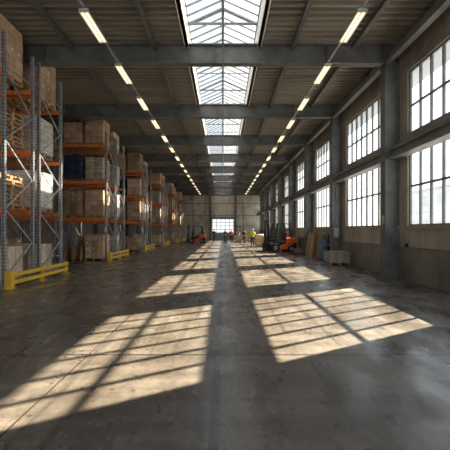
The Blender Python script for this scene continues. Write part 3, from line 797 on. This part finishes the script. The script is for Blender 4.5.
# pallet stacker behind
o = thing('pallet_stacker', 'dark pallet stacker with tall mast standing behind the carton load', 'stacker', (2.15, 51.2, 0))
for s in (-1, 1):
    b = MB(); b.box(-.04, .04, -.05, .05, .05, 2.15, 'dark'); b.build('mast_rail', o, (s * .27, 0, 0))
    b = MB(); b.box(-.08, .08, -1.1, 0, .06, .12, 'dark'); b.build('fork', o, (s * .25, -.05, 0))
    b = MB(); b.tube((-.05, 0, 0), (.05, 0, 0), .05, 'rubber', 14); b.build('wheel', o, (s * .25, -1.0, .05))
b = MB(); b.box(-.27, .27, -.03, .03, 2.08, 2.15, 'dark'); b.box(-.27, .27, -.03, .03, 1.1, 1.16, 'dark'); b.build('crossbars', o)
b = MB(); b.prism([(.05, .06), (.55, .06), (.5, .8), (.05, .95)], 'x', -.36, .36, 'blue'); b.build('battery_body', o, bevel=.03)
b = MB(); b.bar((0, .5, .6), (0, .95, 1.15), .05, .05, 'dark'); b.bar((-.15, .95, 1.15), (.15, .95, 1.15), .04, .04, 'dark'); b.build('tiller', o)

# ------------------------------------------------------------------ things along the window wall
pl = link('weathered_pallet', PALOLD, None, (5.45, 17.35, 0), (0, 0, 0)); pl.scale = (.95, .82, 1); tag(pl, 'grey weathered pallet under the stack of wooden collars', 'pallet')
def collar(k):
    b = MB(); w, d_, h, t = .475, .5, .115, .03
    for z_, z2_, e in ((0, .095, 0), (.095, h, .014)):
        w_, q_ = w - e, d_ - e; t_ = t - e
        b.box(-w_, w_, -q_, -q_ + t_, z_, z2_, 'oldwood'); b.box(-w_, w_, q_ - t_, q_, z_, z2_, 'oldwood')
        b.box(-w_, -w_ + t_, -q_ + t_, q_ - t_, z_, z2_, 'oldwood'); b.box(w_ - t_, w_, -q_ + t_, q_ - t_, z_, z2_, 'oldwood')
    for s in (-1, 1):
        for q in (-1, 1): b.box(s * w - .02, s * w + .02, q * (d_ - .05) - .05, q * (d_ - .05) + .05, .02, h - .02, 'galv')
    return b
cmesh = collar(0).mesh('pallet_collar')
for k in range(4):
    o = link('pallet_collar', cmesh, None, (5.45 + R.uniform(-.015, .015), 17.35 + R.uniform(-.015, .015), .146 + k * .117), (0, 0, R.uniform(-.01, .01)))
    tag(o, 'grey wooden pallet collar, %s in the stack beside the wall' % ['lowest', 'second lowest', 'second highest', 'highest'][k], 'pallet collar', 'stacked pallet collars')
b = MB()
for i in range(6): b.box(-.48, .48, -.51 + i * .17, -.51 + i * .17 + .164, 0, .022, 'oldwood')
for s in (-1, 0, 1): b.box(s * .4 - .04, s * .4 + .04, -.5, .5, -.0, .01, 'oldwood')
tag(b.build('board_lid', None, (5.45, 17.35, .146 + 4 * .117 + .001)), 'grey board lid lying on the stack of wooden pallet collars', 'lid')

mc = thing('pedestal_machine', 'blue pedestal workshop machine with tray beside the steel column', 'machine', (5.64, 20.0, 0))
b = MB(); b.box(-.3, .2, -.3, .3, 0, .05, 'dark'); b.build('base', mc)
b = MB(); b.box(-.2, .04, -.16, .16, .05, .78, 'blue'); b.build('pedestal', mc, bevel=.02)
b = MB(); b.box(-.32, .36, -.28, .28, .8, .84, 'grey'); b.build('tray', mc)
b = MB(); b.tube((-.14, -.1, 1.0), (-.02, .2, 1.0), .14, 'blue', 18); b.box(-.1, .02, -.1, .1, .84, .92, 'blue'); b.build('motor', mc, bevel=.01)
b = MB(); b.tube((.0, -.14, 1.0), (.0, -.1, 1.0), .04, 'red', 12); b.build('button', mc)
b = MB(); b.box(.06, .34, -.2, .2, .05, .78, 'dark'); b.build('cabinet', mc)
b = MB(); b.bar((.22, .1, .84), (.22, .1, 1.45), .06, .06, 'dark'); b.build('arm', mc)

def leaning(name, label, y, w, h, mat, base, lean, cat):
    b = MB(); t = .1
    nsl = 6
    for i in range(nsl):
        q = -w / 2 + w * i / nsl; b.box(-.025 - .012 * (i % 2), 0, q, q + w / nsl - .11, 0, h - .05 * (i % 3), [mat, 'wood', 'oldwood'][(i * 2) % 3] if mat == 'orangewood' else mat)
    for z in (.02, h * .5 - .045, h - .11): b.box(0, .08, -w / 2, w / 2 - .07, z, z + .09, mat)
    for q in (-w / 2, -.08, w / 2 - .17): b.box(.08, .1, q, q + .1, 0, h, mat)
    o = b.build(name, None, (base, y, 0.005), (0, lean, 0)); tag(o, label, cat, 'panels leaning on the window wall'); return o
leaning('wooden_pallet', 'orange-brown wooden pallet leaning in front on the window wall', 23.05, 1.8, 1.5, 'orangewood', 5.44, .14, 'pallet')
leaning('wooden_pallet', 'brown wooden pallet leaning directly behind the orange-brown one', 22.85, 1.8, 1.54, 'wood', 5.68, .14, 'pallet')
leaning('slatted_shutter', 'dark slatted wooden shutter leaning nearest the blue machine', 21.5, .9, 1.5, 'oldwood', 5.62, .14, 'shutter')

o = thing('platform_dolly', 'low dark platform dolly on the floor beside leaning pallets', 'dolly', (5.05, 24.45, 0))
b = MB(); b.box(-.42, .42, -.5, .5, .11, .15, 'dark'); b.build('platform', o, bevel=.005)
for sx_ in (-1, 1):
    for sy_ in (-1, 1):
        b = MB(); b.tube((-.02, 0, 0), (.02, 0, 0), .055, 'rubber', 14); b.build('wheel', o, (sx_ * .33, sy_ * .4, .055))
o = thing('carton', 'small orange-brown carton on the low dolly', 'carton', (4.98, 24.3, .151))
me = carton_mesh(.42, .4, .26, 'orangewood', False); link('box_body', me, o)
o = thing('wooden_crate', 'dark slatted wooden crate against the wall behind orange forklift', 'crate', (5.5, 28.6, 0))
b = MB()
for i in range(5):
    for s in (-1, 1):
        b.box(-.35, .35, s * .4 - .012, s * .4 + .012, .05 + i * .21, .05 + i * .21 + .17, 'carton_dark')
        b.box(s * .35 - .012, s * .35 + .012, -.4, .4, .05 + i * .21, .05 + i * .21 + .17, 'carton_dark')
b.build('side_slats', o)
b = MB()
for s in (-1, 1):
    for q in (-1, 1): b.box(s * .32 - .04, s * .32 + .04, q * .37 - .04, q * .37 + .04, 0, 1.1, 'oldwood')
b.build('corner_posts', o)
b = MB(); b.box(-.37, .37, -.42, .42, 1.1, 1.13, 'carton_dark'); b.build('lid', o)

# small fittings
o = thing('switch_box', 'light grey electrical box on the column by the collar stack', 'electrical box', (5.72, 18.43, 1.28))
b = MB(); b.box(-.12, .12, -.12, 0, 0, .46, 'grey'); b.build('housing', o, bevel=.01)
b = MB(); b.box(-.1, .1, -.128, -.12, .03, .43, 'galv'); b.build('cover', o)
b = MB(); b.tube((0, 0, .46), (0, 0, 3.0), .018, 'grey', 8); b.build('conduit', o, (0, -.04, 0))
o = thing('button_box', 'small control box with green and red buttons on nearest column', 'control box', (5.545, 12.5, 1.85))
b = MB(); b.box(-.07, 0, -.05, .05, 0, .3, 'grey'); b.build('housing', o, bevel=.005)
b = MB(); b.tube((-.07, 0, .22), (-.09, 0, .22), .035, 'green', 12); b.tube((-.03, -.05, .22), (-.03, -.065, .22), .03, 'green', 12); b.build('green_button', o)
b = MB(); b.tube((-.07, 0, .09), (-.09, 0, .09), .035, 'red', 12); b.tube((-.03, -.05, .09), (-.03, -.065, .09), .03, 'red', 12); b.build('red_button', o)
o = thing('wall_socket', 'round black wall socket below the nearest window', 'socket', (XR, 11.9, 1.15))
b = MB(); b.tube((-.06, 0, 0), (0, 0, 0), .065, 'dark', 16); b.build('socket_body', o)
b = MB(); b.tube((-.075, 0, 0), (-.06, 0, 0), .04, 'rubber', 12); b.build('socket_cap', o)

# ------------------------------------------------------------------ light
sun = bpy.data.lights.new('sun', 'SUN'); sun.energy = 58; sun.angle = math.radians(.53); sun.color = (1, .82, .62)
so = bpy.data.objects.new('sun', sun); COL.objects.link(so)
so.rotation_euler = Vector((-1, -.6, -.76)).to_track_quat('-Z', 'Y').to_euler()
wd = bpy.data.worlds.new('sky'); SC.world = wd; wd.use_nodes = True
nt = wd.node_tree; nt.nodes.clear()
out = nt.nodes.new('ShaderNodeOutputWorld'); bg = nt.nodes.new('ShaderNodeBackground')
tc = nt.nodes.new('ShaderNodeTexCoord'); sx = nt.nodes.new('ShaderNodeSeparateXYZ'); nt.links.new(tc.outputs['Generated'], sx.inputs[0])
cl = ramp(nt, sx.outputs[2], [(0.0, (.93, .96, 1)), (.25, (.82, .9, 1)), (1.0, (.58, .74, 1))])
nt.links.new(cl, bg.inputs[0]); bg.inputs[1].default_value = 3.5
nt.links.new(bg.outputs[0], out.inputs[0])

cam = bpy.data.cameras.new('camera'); cam.sensor_width = 36; cam.lens = 36 * 363 / 450
cam.shift_x = 2 / 450; cam.shift_y = 5 / 450; cam.clip_end = 400
co = bpy.data.objects.new('camera', cam); COL.objects.link(co)
co.location = (0, 0, 1.65); co.rotation_euler = (PI / 2, 0, 0)
SC.camera = co
SC.view_settings.view_transform = 'Standard'; SC.view_settings.look = 'None'
SC.view_settings.gamma = 1; SC.view_settings.use_curve_mapping = False
SC.view_settings.exposure = -.4
SC.cycles.max_bounces = 10; SC.cycles.transparent_max_bounces = 16; SC.cycles.diffuse_bounces = 6
SC.cycles.sample_clamp_indirect = 8
